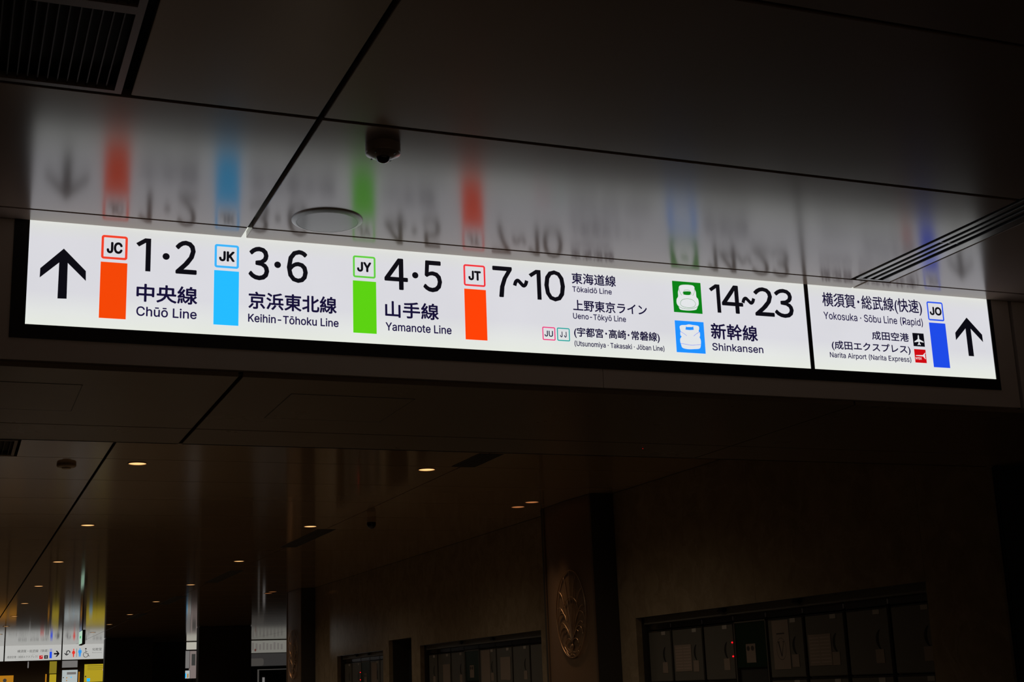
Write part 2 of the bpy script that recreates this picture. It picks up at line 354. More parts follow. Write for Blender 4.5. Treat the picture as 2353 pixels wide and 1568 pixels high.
LINES = {'B_LINES': [[(3.0203, 3.1287), (3.0282, 3.1253), (3.0405, 3.1182), (3.0507, 3.111)],
             [(3.1191, 3.1335), (3.1078, 3.1269), (3.0965, 3.1195), (3.0868, 3.1111)],
             [(3.0162, 3.0731), (3.0455, 3.0705), (3.0731, 3.0678), (3.097, 3.0707), (3.1205, 3.074)],
             [(3.0181, 3.0701), (3.026, 3.0667), (3.0246, 3.0658)]],
 'G_LINES': [[(3.029, 3.3339), (3.0297, 3.3201), (3.034, 3.3085), (3.0404, 3.3018)],
             [(3.1078, 3.3396), (3.1067, 3.3256), (3.1027, 3.3134), (3.0959, 3.3038)],
             [(3.0507, 3.3244), (3.0583, 3.3273), (3.0692, 3.3289), (3.0778, 3.3283), (3.0846, 3.3256)],
             [(3.0454, 3.3161), (3.047, 3.3094), (3.051, 3.305)], [(3.0917, 3.3174), (3.0905, 3.3121), (3.0861, 3.3062)],
             [(3.0293, 3.2619), (3.0331, 3.2728), (3.0433, 3.2818), (3.0595, 3.2861), (3.0769, 3.2869), (3.0939, 3.283), (3.1053, 3.2738),
              (3.108, 3.2641), (3.1025, 3.2538), (3.089, 3.2474), (3.0715, 3.2446), (3.0543, 3.2455), (3.0383, 3.2495), (3.0306, 3.2561),
              (3.0293, 3.2619)],
             [(3.016, 3.25), (3.0283, 3.2429), (3.0453, 3.2393), (3.0667, 3.2384), (3.0908, 3.242), (3.1063, 3.2474), (3.1177, 3.2537)]]}
NEX = (4.3121, 3.0669, 4.3474, 3.0783)
FAR = {'arrow': (3.268, 3.016, 3.442, 3.204),
 'bar': (3.136, 2.972, 3.208, 3.176),
 'barlight': (3.134, 3.177, 3.21, 3.272),
 'black': (2.976, 2.962, 3.085, 3.069),
 'chair': (4.181, 2.971, 4.389, 3.263),
 'en1': (2.247, 3.105, 3.069, 3.124),
 'en2': (2.109, 2.952, 2.743, 2.962),
 'line': (3.97, 2.99, 3.98, 3.26),
 'man': (4.017, 2.996, 4.13, 3.263),
 'red': (2.823, 2.959, 2.931, 3.066),
 'text1': (2.152, 3.168, 3.09, 3.261),
 'text2': (1.844, 3.0, 2.778, 3.077),
 'uturn': (3.596, 3.048, 3.765, 3.217),
 'wc': (4.46, 3.178, 4.759, 3.268),
 'wc2': (4.463, 3.102, 4.763, 3.136),
 'woman': (3.828, 2.987, 3.926, 3.254)}# ================================================================ THE SETTING
Y0 = 5.387      # plane of the sign and its fascia
ZN = 3.40       # underside of the near ceiling
ZF = 2.83       # underside of the dropped beam behind the fascia

floor = MB().box(-9, 15.1, -7, 53, -.05, 0).build('floor', FLOORM, kind='structure')
MB().box(-9.1, -9, -7, 53, 0, 3.6).build('wall_left', COLM, kind='structure')

# --- near ceiling: large enamelled panels hung with open black joints
ceil = MB().box(-9, 12, -7, 5.37, ZN + .09, ZN + .12).build('ceiling', DARK, kind='structure')
g = .010
xs_main = [(-4.62, -1.79), (-1.79, 1.031), (1.031, 3.87), (4.095, 6.93), (6.93, 9.76)]
ys = [(5.245, 5.3745), (4.103, 5.245), (2.972, 4.103), (1.841, 2.972), (.71, 1.841), (-.42, .71), (-1.55, -.42), (-2.68, -1.55), (-3.81, -2.68)]
def panel(x0, x1, y0, y1, z, m, parent, gx0=g, gx1=g, gy0=g, gy1=g, t=.03, name='ceiling_panel'):
    return MB().bevbox(x0 + gx0, x1 - gx1, y0 + gy0, y1 - gy1, z, z + t, .0015).build(name, m, parent)
for j, (y0, y1) in enumerate(ys):
    gy1 = 0 if j == 0 else (.006 if j == 1 else g); gy0 = .006 if j == 0 else g
    if j == 0:
        for a, b in ((-4.62, -1.79), (-1.79, 1.031), (1.031, 3.972), (3.972, 6.93), (6.93, 9.76)):
            gg = .006 if a == 3.972 or b == 3.972 else g
            panel(a, b, y0, y1, ZN, CEIL, ceil, gg if a == 3.972 else g, gg if b == 3.972 else g, gy0, gy1)
        continue
    for a, b in xs_main:
        if a == -1.79 and y1 < 4.2:
            panel(.425, 1.031, y0, y1, ZN, CEIL, ceil, .010, g, gy0, gy1)     # beside the return air grilles
            panel(-1.79, -.17, y0, y1, ZN, CEIL, ceil, g, g, gy0, gy1)
            if y1 < 3: panel(-.17, .425, y0, y1, ZN, CEIL, ceil, g, g, gy0, gy1)
        else:
            panel(a, b, y0, y1, ZN, CEIL, ceil, g if a != 4.095 else .0, g if b != 3.87 else .0, gy0, gy1)

# --- fascia that carries the sign: folded panels with a thin and a wide joint
fas = MB().box(-9, 12, Y0 + .05, Y0 + .07, ZF + .02, 3.6).build('wall_front', DARK, kind='structure')
ZB = 2.851
ov = .0
def fp(pts): return MB().prism(pts, Y0, Y0 + .03).build('fascia_panel', FASC, fas)
sx0, sx1, sz0, sz1 = .155, 4.812, 2.935, 3.47
fp([(-9, ZB), (2.618, ZB), (2.618, sz0), (sx0, sz0), (sx0, 3.5), (-9, 3.5)])
fp([(2.621, ZB), (4.922, ZB), (4.922, 3.5), (sx1, 3.5), (sx1, sz0), (2.621, sz0)])
fp([(4.946, ZB), (9.8, ZB), (9.8, 3.5), (4.946, 3.5)])

# --- dropped beam behind the fascia: soffit panels, then the hall ceiling beyond at the near ceiling's height
YH = 7.0        # far edge of the beam, where the hall ceiling starts
beam = MB().box(-9, 12, Y0 + .07, YH - .02, ZF + .05, ZN + .3).build('ceiling_beam', DARK, kind='structure')
MB().box(-9, 12, Y0 + .03, Y0 + .07, ZF + .012, ZF + .03).build('gap_back', DARK, beam)
def fpanel(x0, x1, y0, y1, z, parent, gx=.005, gy=.004, a=None, b=None):
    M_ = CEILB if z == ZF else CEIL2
    return MB().bevbox(x0 + (gx if a is None else a), x1 - (gx if b is None else b), y0 + gy, y1 - gy, z, z + .02, .0012).build('ceiling_panel', M_, parent)
for a, b, ga, gb in ((-4.6, -1.8, .01, .01), (-1.8, 1.033, .01, .009), (1.033, 3.95, .009, .004), (3.95, 6.9, .004, .004), (6.9, 9.8, .004, .004)):
    fpanel(a, b, 5.405, 6.572, ZF, beam, gx=0, gy=.009, a=ga, b=gb)
    fpanel(a, b, 6.572, 7.0, ZF, beam, gx=0, gy=.001, a=ga, b=gb)
MB().box(-9, 12, YH - .02, YH, ZF, ZN).build('beam_back', CEIL2, beam)
XE = 6.044      # marble wall on the right, where it meets the hall ceiling
cf = MB().box(-9, 15, YH, 53, ZN + .05, ZN + .08).build('ceiling', DARK, kind='structure')  # coordinates of the hall past the beam were scaled about the camera position
rows = [7.0 * 1.0]
rows = [8.60, 9.80, 10.97, 12.09, 13.25, 14.43]
while rows[-1] < 52.5: rows.append(rows[-1] + 1.17)
# first rows carry the small grille, a vent and the long open slot
fpanel(-4.6, .405, 8.60, 9.80, ZN, cf); fpanel(-4.6, .405, 9.80, 10.24, ZN, cf, gy=.002); fpanel(-4.6, -.45, 10.24, 10.97, ZN, cf)
fpanel(.405, 1.053, 8.60, 9.80, ZN, cf, a=.012, b=.011); fpanel(.405, 1.053, 9.80, 10.97, ZN, cf, a=.012, b=.011)
for y0, y1 in ((8.60, 9.80), (9.80, 10.97)):
    fpanel(1.053, 3.952, y0, y1, ZN, cf, a=.011); fpanel(3.952, XE, y0, y1, ZN, cf)
fpanel(-4.6, XE, YH, 8.60, ZN, cf, gx=0)
vents = [(10.28, 10.94), (15.57, 17.56), (20.93, 23.2), (26.3, 28.6), (31.6, 33.8)]
for j in range(2, len(rows) - 1):
    y0, y1 = rows[j], rows[j + 1]
    fpanel(-4.4, 1.053, y0, y1, ZN, cf, b=.011); fpanel(1.053, 3.952, y0, y1, ZN, cf, a=.011)
    fpanel(3.952, XE if y1 < 25.8 else 9.4, y0, y1, ZN, cf)
    if y1 >= 25.8: fpanel(9.4, 14.9, y0, y1, ZN, cf)
# access hatches let into the beam soffit
def hatch(x0, x1, y0, y1, label):
    t = empty('access_hatch', ((x0 + x1) / 2, (y0 + y1) / 2, ZF), label=label, cat='hatch', group='access hatches in the beam soffit')
    b = MB(); w = .0035
    for q in ((x0, x1, y0, y0 + w), (x0, x1, y1 - w, y1), (x0, x0 + w, y0, y1), (x1 - w, x1, y0, y1)): b.box(*q, ZF - .0012, ZF + .001)
    b.build('hatch_frame', BLACKM, t); MB().box(x0 + w, x1 - w, y0 + w, y1 - w, ZF - .001, ZF + .0005).build('hatch_lid', CEILB, t)
hatch(-.10, .453, 5.69, 6.24, 'square ceiling access hatch cut by the left edge of the picture')
hatch(1.30, 1.85, 5.69, 6.24, 'square ceiling access hatch behind the middle of the sign')

# --- marble wall on the right with recesses for the lockers and a doorway
wr = MB().box(XE + .5, XE + .56, 7.65, 25.7, 0, ZN).build('wall_right', DARK, kind='structure')
def slab(y0, y1, z0, z1): MB().box(XE, XE + .06, y0 + .0012, y1 - .0012, z0, z1).build('marble_slab', MARB, wr)
ZR = 2.168
TOP = ZN - .002
slab(6.96, 7.70, 0, TOP)
for y0, y1 in ((7.70, 9.85), (9.85, 12.007)): slab(y0, y1, ZR, TOP)
slab(12.007, 12.35, 0, TOP); slab(12.35, 14.32, 0, TOP)
for y0, y1 in ((14.32, 16.46), (16.46, 18.60)): slab(y0, y1, ZR, TOP)
slab(18.60, 18.99, 0, TOP); slab(18.99, 20.08, 2.295, TOP); slab(20.08, 20.38, 0, TOP)
slab(20.38, 23.04, ZR, TOP); slab(23.04, 24.55, 0, TOP)
rv = MB()
for y0, y1, z in ((7.70, 12.007, ZR), (14.32, 18.60, ZR), (20.38, 23.04, ZR), (18.99, 20.08, 2.295)):
    rv.box(XE + .061, XE + .5, y1, y1 + .03, 0, z + .03); rv.box(XE + .061, XE + .5, y0 - .03, y0, 0, z + .03); rv.box(XE + .061, XE + .5, y0, y1, z, z + .03)
rv.build('reveal', PILD, wr)
MB().box(XE + .3, XE + .32, 18.99, 20.08, 0, 2.295).build('doorway_shade', VOIDM, kind='structure')  # near-black sheet stands for the shade inside the open doorway
MB().box(XE + .061, 15, 25.75, 25.85, 0, ZN).build('wall_back', COLM, kind='structure')
MB().box(15, 15.1, 25.75, 53, 0, ZN).build('wall_side', COLM, kind='structure')
MB().box(12, 12.1, -7, 7.6, 0, 3.6).build('wall_side', COLM, kind='structure')
MB().box(-9, 15, 52.9, 53, 0, ZN + .02).build('wall_far', FARWALL, kind='structure')

# ================================================================ THE SIGN
sign = empty('station_sign', (2.5, Y0, 2.935), label='long backlit white ceiling-edge sign listing train lines and platform numbers', cat='sign')
fb = MB()
fb.box(sx0, sx1, Y0 - .004, Y0 + .03, sz0, 2.9895); fb.box(sx0, .2105, Y0 - .004, Y0 + .03, 2.9895, sz1); fb.box(4.7895, sx1, Y0 - .004, Y0 + .03, 2.9895, sz1)
fb.build('sign_frame', FRAME, sign)
MB().box(3.7035, 3.7245, Y0 - .003, Y0 + .03, 2.9895, sz1).build('divider_bar', FRAME, sign)
MB().box(.2105, 3.7035, Y0, Y0 + .03, 2.9895, sz1 - .02).build('lit_panel', FACE, sign)
MB().box(3.7245, 4.7895, Y0, Y0 + .03, 2.9895, sz1 - .02).build('lit_panel', FACE, sign)
YA, YB, YC = Y0 - .0008, Y0 - .0014, Y0 - .0020
ONE = [(0, .835), (.10, .735), (.43, .93), (.43, 0), (.0, 0)]
def digit_one(x0, z0, x1, z1):
    w, h = x1 - x0, z1 - z0; s = .325 * h / 1.45 / .55
    t = .145 * h
    return [(x1 - t, z0), (x1, z0), (x1, z1), (x1 - .17 * h, z1), (x0, z1 - .17 * h), (x0 + .085 * h, z1 - .265 * h), (x1 - t, z1 - .135 * h)]
STY = {'big': (C_['BLACK'], .0028), 'jp': (C_['NAVY'], .0017), 'jps': (C_['NAVY'], .0010), 'en': (C_['NAVYTHIN'], .0009), 'ens': (C_['NAVYTHIN'], .0006), 'badge': (C_['BLACK'], .0026), 'badges': (C_['NAVY'], .0008)}
FW = lambda s: ''.join(chr(ord(c) + 0xFEE0) if 33 <= ord(c) <= 126 else c for c in s)
for sty, s, x0, z0, x1, z1 in TEXTS:
    if sty == 'dot':
        r = .0138; flat(circle((x0 + x1) / 2, (z0 + z1) / 2, r), YA, C_['BLACK'], 'dot', sign); continue
    mm, fat = STY[sty]
    if sty == 'big':
        if s == '1': flat(digit_one(x1 - .0575, 3.2318, x1, 3.3675), YA, mm, 'platform_number', sign); continue
        if s == '~':
            P = [(0, .06), (.10, .62), (.28, .86), (.5, .5), (.72, .13), (.90, .38), (1, .94)]
            b = MB(); n = 24; path = smooth_pts([(x0 + p[0] * (x1 - x0), z0 + p[1] * (z1 - z0)) for p in P], 5); stroke_mb(b, path, .0165, YA); b.build('wave_dash', mm, sign); continue
        lettering(FW(s), x0, z0, x1, z1, YA, mm, sign, fat, name='platform_number')
    elif sty.startswith('badge'):
        lettering(s if s != 'JJ' else 'J J', x0, z0, x1, z1, YA, mm, sign, fat, name='badge_letters', inter=True)
    else:
        lettering(s, x0, z0, x1, z1, YA, mm, sign, fat, name='line_name' if sty.startswith('j') else 'romanised_name', inter=sty.startswith('e'))
for n, x0, z0, x1, z1, w in BADGES:
    r = .10 * (x1 - x0)
    ring(rrect(x0, z0, x1, z1, r), rrect(x0 + w, z0 + w, x1 - w, z1 - w, r * .25), YA, C_[n + 'b'], 'badge_border', sign,
         label={'JC': 'orange', 'JK': 'sky blue', 'JY': 'lime green', 'JT': 'red', 'JU': 'pink', 'JJ': 'teal', 'JO': 'royal blue'}[n] + ' square badge border')
CN = {'JC': 'orange colour bar', 'JK': 'sky blue colour bar', 'JY': 'lime green colour bar', 'JTB': 'vermilion colour bar', 'JO': 'royal blue colour bar'}
blk = {}
for n, x0, z0, x1, z1 in BLOCKS:
    if n == 'DIV': continue
    blk[n] = (x0, z0, x1, z1)
    if n in CN: flat(rect(x0, z0, x1, z1), YA, C_[n], 'colour_bar', sign, label=CN[n])
def pict(n, mm, label): return flat(rect(*blk[n]), YA, mm, 'pictogram', sign, label=label)
for k in ('ARROW_LEFT', 'ARROW_RIGHT'): flat(POLYS[k], YA, C_['BLACK'], 'arrow', sign, label='black arrow pointing up')
pg = pict('GREEN', C_['GREEN'], 'green square with the white front of a bullet train')
flat(smooth_pts(POLYS['G_BODY'], 4, True), YB, C_['WHITE'], 'train_shape', pg); flat(smooth_pts(POLYS['G_WINDOW'], 3, True), YC, C_['GREEN'], 'train_window', pg)
b = MB()
for l in LINES['G_LINES']: stroke_mb(b, smooth_pts(l, 4), .0014, YC)
b.build('train_outline', C_['GREEN'], pg)
pb = pict('BLUE', C_['BLUE'], 'azure square with the white front of a bullet train')
flat(smooth_pts(POLYS['B_BODY'], 4, True), YB, C_['WHITE'], 'train_shape', pb); flat(POLYS['B_WINDOW'], YC, C_['BLUE'], 'train_window', pb)
b = MB()
for l in LINES['B_LINES'][:3]: stroke_mb(b, smooth_pts(l, 4), .0014, YC)
b.build('train_outline', C_['JO'], pb)
pa = pict('PLANE', C_['BLACK'], 'black square with a white aeroplane'); flat(POLYS['AIRPLANE'], YB, C_['WHITE'], 'aeroplane_shape', pa)
pr = pict('RED', C_['RED'], 'red square with a white jet emblem'); flat(POLYS['JET'], YB, C_['WHITE'], 'jet_shape', pr)
lettering("N'EX", *NEX, YB, C_['WHITE'], pr, .0003, name='emblem_letters', inter=True)

# ================================================================ NEAR CEILING FITTINGS
# round flush fitting
c = (1.30, 5.07, ZN)
t = empty('round_ceiling_fitting', c, label='unlit round white ceiling fitting just above the sign', cat='ceiling fitting')
o = MB().lathe([(.1395, .002), (.1395, -.002), (.138, -.005), (.1215, -.0115), (.1198, -.0115), (.1195, -.010)], c, 72, False).build('trim_ring', PLASTIC, t); smooth_by_angle(o)
MB().lathe([(.1190, -.002), (.1190, -.0108), (.1182, -.0112)], c, 72).build('cover_disc', mat('fitting_cover', (.42, .4, .37), .28), t)
# dome camera
c = (1.288, 4.262, ZN)
t = empty('dome_camera', c, label='small white dome security camera under the near ceiling above the sign', cat='security camera')
o = MB().lathe([(.060, .0), (.060, -.030), (.0585, -.034), (.034, -.046), (.026, -.047)], c, 48).build('housing', PLASTIC2, t); smooth_by_angle(o, 20)
o = MB().lathe([(.0245, -.045)] + [(.0245 * math.cos(a), -.047 - .019 * math.sin(a)) for a in [i * math.pi / 2 / 7 for i in range(7)]] + [(.002, -.066)], c, 32).build('lens_dome', DOME, t, smooth=True)
for a in (40, 130, 220, 310):
    q = math.radians(a); cc = (c[0] + .046 * math.cos(q), c[1] + .046 * math.sin(q)); MB().box(cc[0] - .002, cc[0] + .002, cc[1] - .006, cc[1] + .006, ZN - .0425, ZN - .039).build('vent_slot', BLACKM, t)
# linear slot diffuser
t = empty('slot_diffuser', (3.98, 4.0, ZN), label='long black and silver slot air diffuser in the near ceiling at right', cat='air diffuser')
ye = 5.232; y_s = -3.8
MB().box(3.868, 4.096, y_s, 5.25, ZN + .055, ZN + .07).build('plenum', DARK, t)
for i, (a, b_) in enumerate(((3.896, 3.9225), (3.9455, 3.9655), (3.9885, 4.0085))):
    MB().bevbox(a, b_, y_s, ye - .01, ZN + .002, ZN + .03, .001).build('blade', ALU, t)
MB().bevbox(4.0325, 4.0345, y_s, ye - .01, ZN + .001, ZN + .05, .0004).build('thin_rail', BLACKM, t)
MB().bevbox(4.0365, 4.0865, y_s, ye - .01, ZN + .001, ZN + .02, .001).build('side_flange', ALU, t)
MB().bevbox(3.896, 4.0865, ye - .01, ye + .006, ZN + .001, ZN + .02, .001).build('end_cap', ALU, t)
for y in (4.66, 3.5, 2.3):
    for a in (3.9225, 3.9655, 4.0085): MB().box(a, a + .024, y, y + .006, ZN + .006, ZN + .02).build('cross_tie', ALU, t)
# return-air grilles
def air_grille(x0, x1, y0, y1, z, label, step, group, blade_w=.004, w=.022, bm_=None):
    t = empty('air_grille', ((x0 + x1) / 2, (y0 + y1) / 2, z), label=label, cat='air vent', group=group)
    b = MB()
    b.box(x0, x1, y0, y0 + w, z - .001, z + .02); b.box(x0, x1, y1 - w, y1, z - .001, z + .02); b.box(x0, x0 + w, y0 + w, y1 - w, z - .001, z + .02); b.box(x1 - w, x1, y0 + w, y1 - w, z - .001, z + .02)
    b.build('grille_frame', TRIMB, t)
    MB().box(x0, x1, y0, y1, z + .03, z + .04).build('dark_backing', DARK, t)
    x = x0 + w + step / 2; bm0 = None
    while x < x1 - w - .002:
        if bm0 is None: bm0 = MB().box(-blade_w / 2, blade_w / 2, y0 + w, y1 - w, z + .004, z + .022); o = bm0.build('blade', bm_ or GRILLE, t); o.location.x = x; me = o.data; o.matrix_parent_inverse = t.matrix_world.inverted()
        else: o = link('blade', me, t); o.location.x = x
        x += step
for k, (a, b_) in enumerate(((3.532, 4.093), (2.972, 3.532))):
    air_grille(-.16, .405, a, b_, ZN, ['dark louvred air grille at top left, nearest the seam by the sign', 'dark louvred air grille cut off by the top edge at left'][k], .0283, 'air grilles of the near ceiling')
air_grille(-.43, .395, 10.28, 10.94, ZN, 'small dark air grille in the hall ceiling at the left edge below the sign', .041, 'air grilles of the hall ceiling')
vl = ['parallelogram-shaped dark air vent in the far ceiling, nearest to the sign', 'long dark air vent in the far ceiling, second from the sign', 'long dark air vent in the far ceiling, third from the sign', 'long dark air vent in the far ceiling, fourth from the sign', 'faint dark air vent in the far ceiling, farthest from the sign']
for (a, b_), l in zip(vents, vl):
    t = empty('slot_vent', (3.96, (a + b_) / 2, ZN), label=l, cat='air vent', group='long air vents of the far ceiling')
    b = MB(); x0, x1 = 3.865, 4.075
    b.box(x0, x1, a, a + .008, ZN - .003, ZN + .002); b.box(x0, x1, b_ - .008, b_, ZN - .003, ZN + .002); b.box(x0, x0 + .006, a, b_, ZN - .003, ZN + .002); b.box(x1 - .006, x1, a, b_, ZN - .003, ZN + .002)
    b.build('vent_frame', BLACKM, t); MB().box(x0 + .006, x1 - .006, a + .008, b_ - .008, ZN - .001, ZN + .001).build('dark_backing', DARK, t)
    for i in range(4):
        x = x0 + .038 + i * .045; MB().box(x, x + .004, a + .008, b_ - .008, ZN - .0028, ZN - .001).build('blade', GRILLE, t)

# ================================================================ FAR CEILING FITTINGS
ORD = ['nearest the sign', 'second from the sign', 'third from the sign', 'fourth from the sign', 'fifth from the sign', 'sixth from the sign', 'seventh from the sign', 'eighth from the sign', 'ninth from the sign']
def downlight(x, y, label, lens, power, col, group, spot=160, aim=None):
    t = empty('downlight', (x, y, ZN), label=label, cat='ceiling light', group=group)
    c = (x, y, ZN)
    o = MB().lathe([(.077, .001), (.077, -.004), (.069, -.005), (.067, -.001)], c, 32, False).build('trim_ring', BEIGEP, t); smooth_by_angle(o)
    MB().lathe([(.067, .001), (.067, -.001), (.065, -.0015)], c, 32).build('lamp_lens', lens, t)
    ld = D.lights.new('lamp_light', 'SPOT'); ld.energy = power; ld.color = col; ld.spot_size = math.radians(spot); ld.spot_blend = 1.0; ld.shadow_soft_size = .04
    lo = D.objects.new('lamp_light', ld); COL.objects.link(lo); lo.parent = t; lo.matrix_parent_inverse = t.matrix_world.inverted(); lo.location = (x, y, ZN - .02)
    if aim: lo.rotation_euler = (Vector(aim) - Vector((x, y, ZN - .02))).to_track_quat('-Z', 'Y').to_euler()
WARM = (1.0, .80, .58)
for i in range(8):
    y = 11.166 + 4.149 * i
    downlight(1.324, y, 'lit warm round downlight in the left row, ' + ORD[i], LENS, 52, WARM, 'downlights of the left row')
    downlight(3.710, y - .03, 'lit warm round downlight in the middle row, ' + ORD[i], LENS, 52, WARM, 'downlights of the middle row')
for (y0, nm) in ((13.24, 'first'), (25.6, 'far')):
    for s_ in (-1, 1):
        downlight(5.466, y0 + s_ * .19, 'dim orange downlight before the %s pilaster, %s of its pair' % (nm, 'right one' if s_ < 0 else 'left one'), LENSD, 16, (1, .6, .32), 'wall washers before the pilasters', 58, (5.50, y0 - .1, 0))
for x, nm in ((1.2, 'left'), (4.4, 'right')):  # added lamps, hidden by the signs, that brighten the far wall
    downlight(x, 50.6, 'added unseen warm downlight behind the distant hanging signs, the %s one' % nm, LENS, 30, WARM, 'added downlights behind the far signs')
t = empty('ceiling_sensor', (.798, 11.27, ZN), label='faint beige round ceiling sensor left of the nearest left downlight', cat='ceiling sensor')
o = MB().lathe([(.073, .001), (.073, -.018), (.064, -.026), (.035, -.029), (.032, -.038), (.018, -.041)], (.798, 11.27, ZN), 32).build('sensor_body', BEIGEP, t); smooth_by_angle(o)
# dome camera on the far ceiling
c = (4.17, 14.43, ZN)
t = empty('dome_camera', c, label='beige and black dome security camera hanging from the far ceiling', cat='security camera')
o = MB().lathe([(.048, .0), (.050, -.035), (.054, -.044), (.054, -.053)], c, 32).build('mount', BEIGEP, t); smooth_by_angle(o)
o = MB().lathe([(.048, -.05), (.048, -.073)] + [(.048 * math.cos(a), -.076 - .048 * math.sin(a)) for a in [i * math.pi / 2 / 6 for i in range(1, 6)]] + [(.004, -.124)], c, 32).build('dome', DOME, t, smooth=True)
t = empty('red_reflection_dot', (3.48, 6.71, ZF), label='tiny glowing red dot for an LED reflection in the ceiling below the sign', cat='painted reflection')  # glowing red dot stands in for the reflection of an LED
MB().lathe([(.004, .002), (.004, -.002), (.003, -.003)], (3.48, 6.71, ZF), 12).build('dot_rim', BLACKM, t); MB().lathe([(.0014, -.002), (.0014, -.004)], (3.48, 6.71, ZF), 10).build('led', LED, t)

# ================================================================ PILASTERS WITH THE FAN RELIEF
def pilaster(y0, y1, lab, lab2, orn=True):
    X = 5.780
    t = empty('pilaster', ((X + XE) / 2, (y0 + y1) / 2, 0), label=lab, cat='pilaster')
    MB().bevbox(X + .018, XE - .001, y0, y1, 0, ZN - .001, .004).build('shaft', PILD, t)
    o = MB()
    # gently bowed front between two thin fillets
    n = 10; pts = []
    for k in range(n + 1):
        u = k / n; yy = y0 + .05 + (y1 - y0 - .16) * u; pts.append((X + .018 - .018 * math.sin(math.pi * u), yy))
    vs = [(x, y, 0.0) for x, y in pts] + [(x, y, ZN - .004) for x, y in pts]
    o.add(vs, [(i, i + 1, n + 2 + i, n + 1 + i) for i in range(n)])
    fo = o.build('front_plate', PIL, t, smooth=True)
    MB().box(X + .008, X + .019, y0 + .006, y0 + .018, 0, ZN - .004).build('fillet', PIL, t); MB().box(X + .008, X + .019, y1 - .088, y1 - .076, 0, ZN - .004).build('fillet', PIL, t)
    # relief: an upright oval of fan ribs
    cy = y0 + .53; a = .358; zc, h = 2.266, .429; xr = X - .012
    r = empty('fan_ornament', (xr, cy, 1.834), label=lab2, cat='wall ornament')
    def rib(P, w=.0048): 
        Q = smooth_pts(P, 6); MB().tube([(xr, cy + p[0], p[1]) for p in Q], w, 6).build('rib', ORN, r, smooth=True)
    def arc(y_, z_, ry, rz, a0, a1, k=14): return [(y_ + ry * math.cos(math.radians(a0 + (a1 - a0) * i / k)), z_ + rz * math.sin(math.radians(a0 + (a1 - a0) * i / k))) for i in range(k + 1)]
    base = (0, 1.959)
    rib(arc(0, zc, a, h, -90, 90), .006); rib(arc(0, zc, a, h, 90, 270), .006)
    for dy, dz, bend in ((0, 2.69, 0), (.146, 2.632, .026), (.278, 2.50, .058), (.315, 2.332, .11), (.278, 2.163, .125), (.161, 2.083, .10)):
        for s_ in ((1, -1) if dy else (1,)):
            rib([base, (s_ * (dy * .28), base[1] + (dz - base[1]) * .42 + bend * .4), (s_ * dy * .72, base[1] + (dz - base[1]) * .85 + bend * .4), (s_ * dy, dz)])
    for s_ in (1, -1):
        rib(arc(0, 2.273, .183, .154, 90, 90 - s_ * 70, 8)); rib(arc(s_ * .22, 2.149, .124, .132, 20, 160, 8)); rib(arc(s_ * .176, 2.039, .10, .10, 10, 170, 8))
        rib(arc(s_ * .08, 1.973, .073, .051, 0, 180, 7)); rib([(s_ * .03, 1.893), (s_ * .10, 1.893), (s_ * .19, 1.951)]); rib([(s_ * .015, 1.871), (s_ * .073, 1.856), (s_ * .146, 1.90)])
    bm = bmesh.new(); bmesh.ops.create_uvsphere(bm, u_segments=14, v_segments=8, radius=.03); me = D.meshes.new('boss'); bm.to_mesh(me); bm.free(); me.materials.append(ORN)
    for p in me.polygons: p.use_smooth = True
    bo = D.objects.new('boss', me); COL.objects.link(bo); bo.scale = (.4, 1, 1); bo.location = (xr, cy, 1.945); bo.parent = r; bo.matrix_parent_inverse = r.matrix_world.inverted()
pilaster(12.351, 13.62, 'dark bronze wall pilaster with a bowed front beside the nearest locker recess', 'raised fan-shaped bronze relief on the nearest pilaster')
pilaster(24.556, 25.745, 'distant dark pilaster at the end of the marble wall', 'raised fan-shaped bronze relief on the distant pilaster')

# ================================================================ LOCKERS
XL = 6.161
def quad_plate(y0, y1, z0, z1, m, name, parent, t=.003, **k):
    return MB().box(XL - .004 - t, XL - .004, y0, y1, z0, z1).build(name, m, parent, **k)
def column(y0, y1, lab, grp, leds=False, rows_z=((1.578, 2.039), (1.106, 1.567), (.634, 1.095), (.10, .623))):
    t = empty('locker_column', (XL + .17, (y0 + y1) / 2, 0), label=lab, cat='locker', group=grp)
    MB().box(XL + .02, XL + .30, y0 + .017, y1 - .017, .05, 2.046).build('body', STEELD, t)
    for i, (z0, z1) in enumerate(rows_z):
        d = MB().bevbox(XL - .004, XL + .02, y0 + .020, y1 - .020, z0, z1, .005).build('door', STEEL, t)
        if i > 1: continue
        MB().box(XL - .007, XL - .003, y0 + .024, y1 - .024, z1 - .010, z1 - .002).build('door_edge_trim', CHROME, d)
        yc = y0 + .145
        # crescent finger pull
        zc = z0 + .24; n = 9; P = []
        for k in range(n): a = math.radians(-65 + 130 * k / (n - 1)); P.append((yc - .045 + .080 * math.cos(a), zc + .076 * math.sin(a)))
        Q = [(yc - .042 + .050 * math.cos(math.radians(-65 + 130 * k / (n - 1))), zc + .073 * math.sin(math.radians(-65 + 130 * k / (n - 1)))) for k in range(n)]
        b = MB(); vs = [(XL - .0062, y, z) for y, z in P] + [(XL - .0062, y, z) for y, z in Q]; b.add(vs, [(k, k + 1, n + k + 1, n + k) for k in range(n - 1)])
        b.build('handle', VOIDM, d)
        quad_plate(yc - .032, yc + .044, z1 - .044, z1 - .012, PAPERW, 'number_plate', d)
        quad_plate(yc - .047, yc + .05, z0 + .076, z0 + .172, PAPER, 'instruction_label', d)
    return t
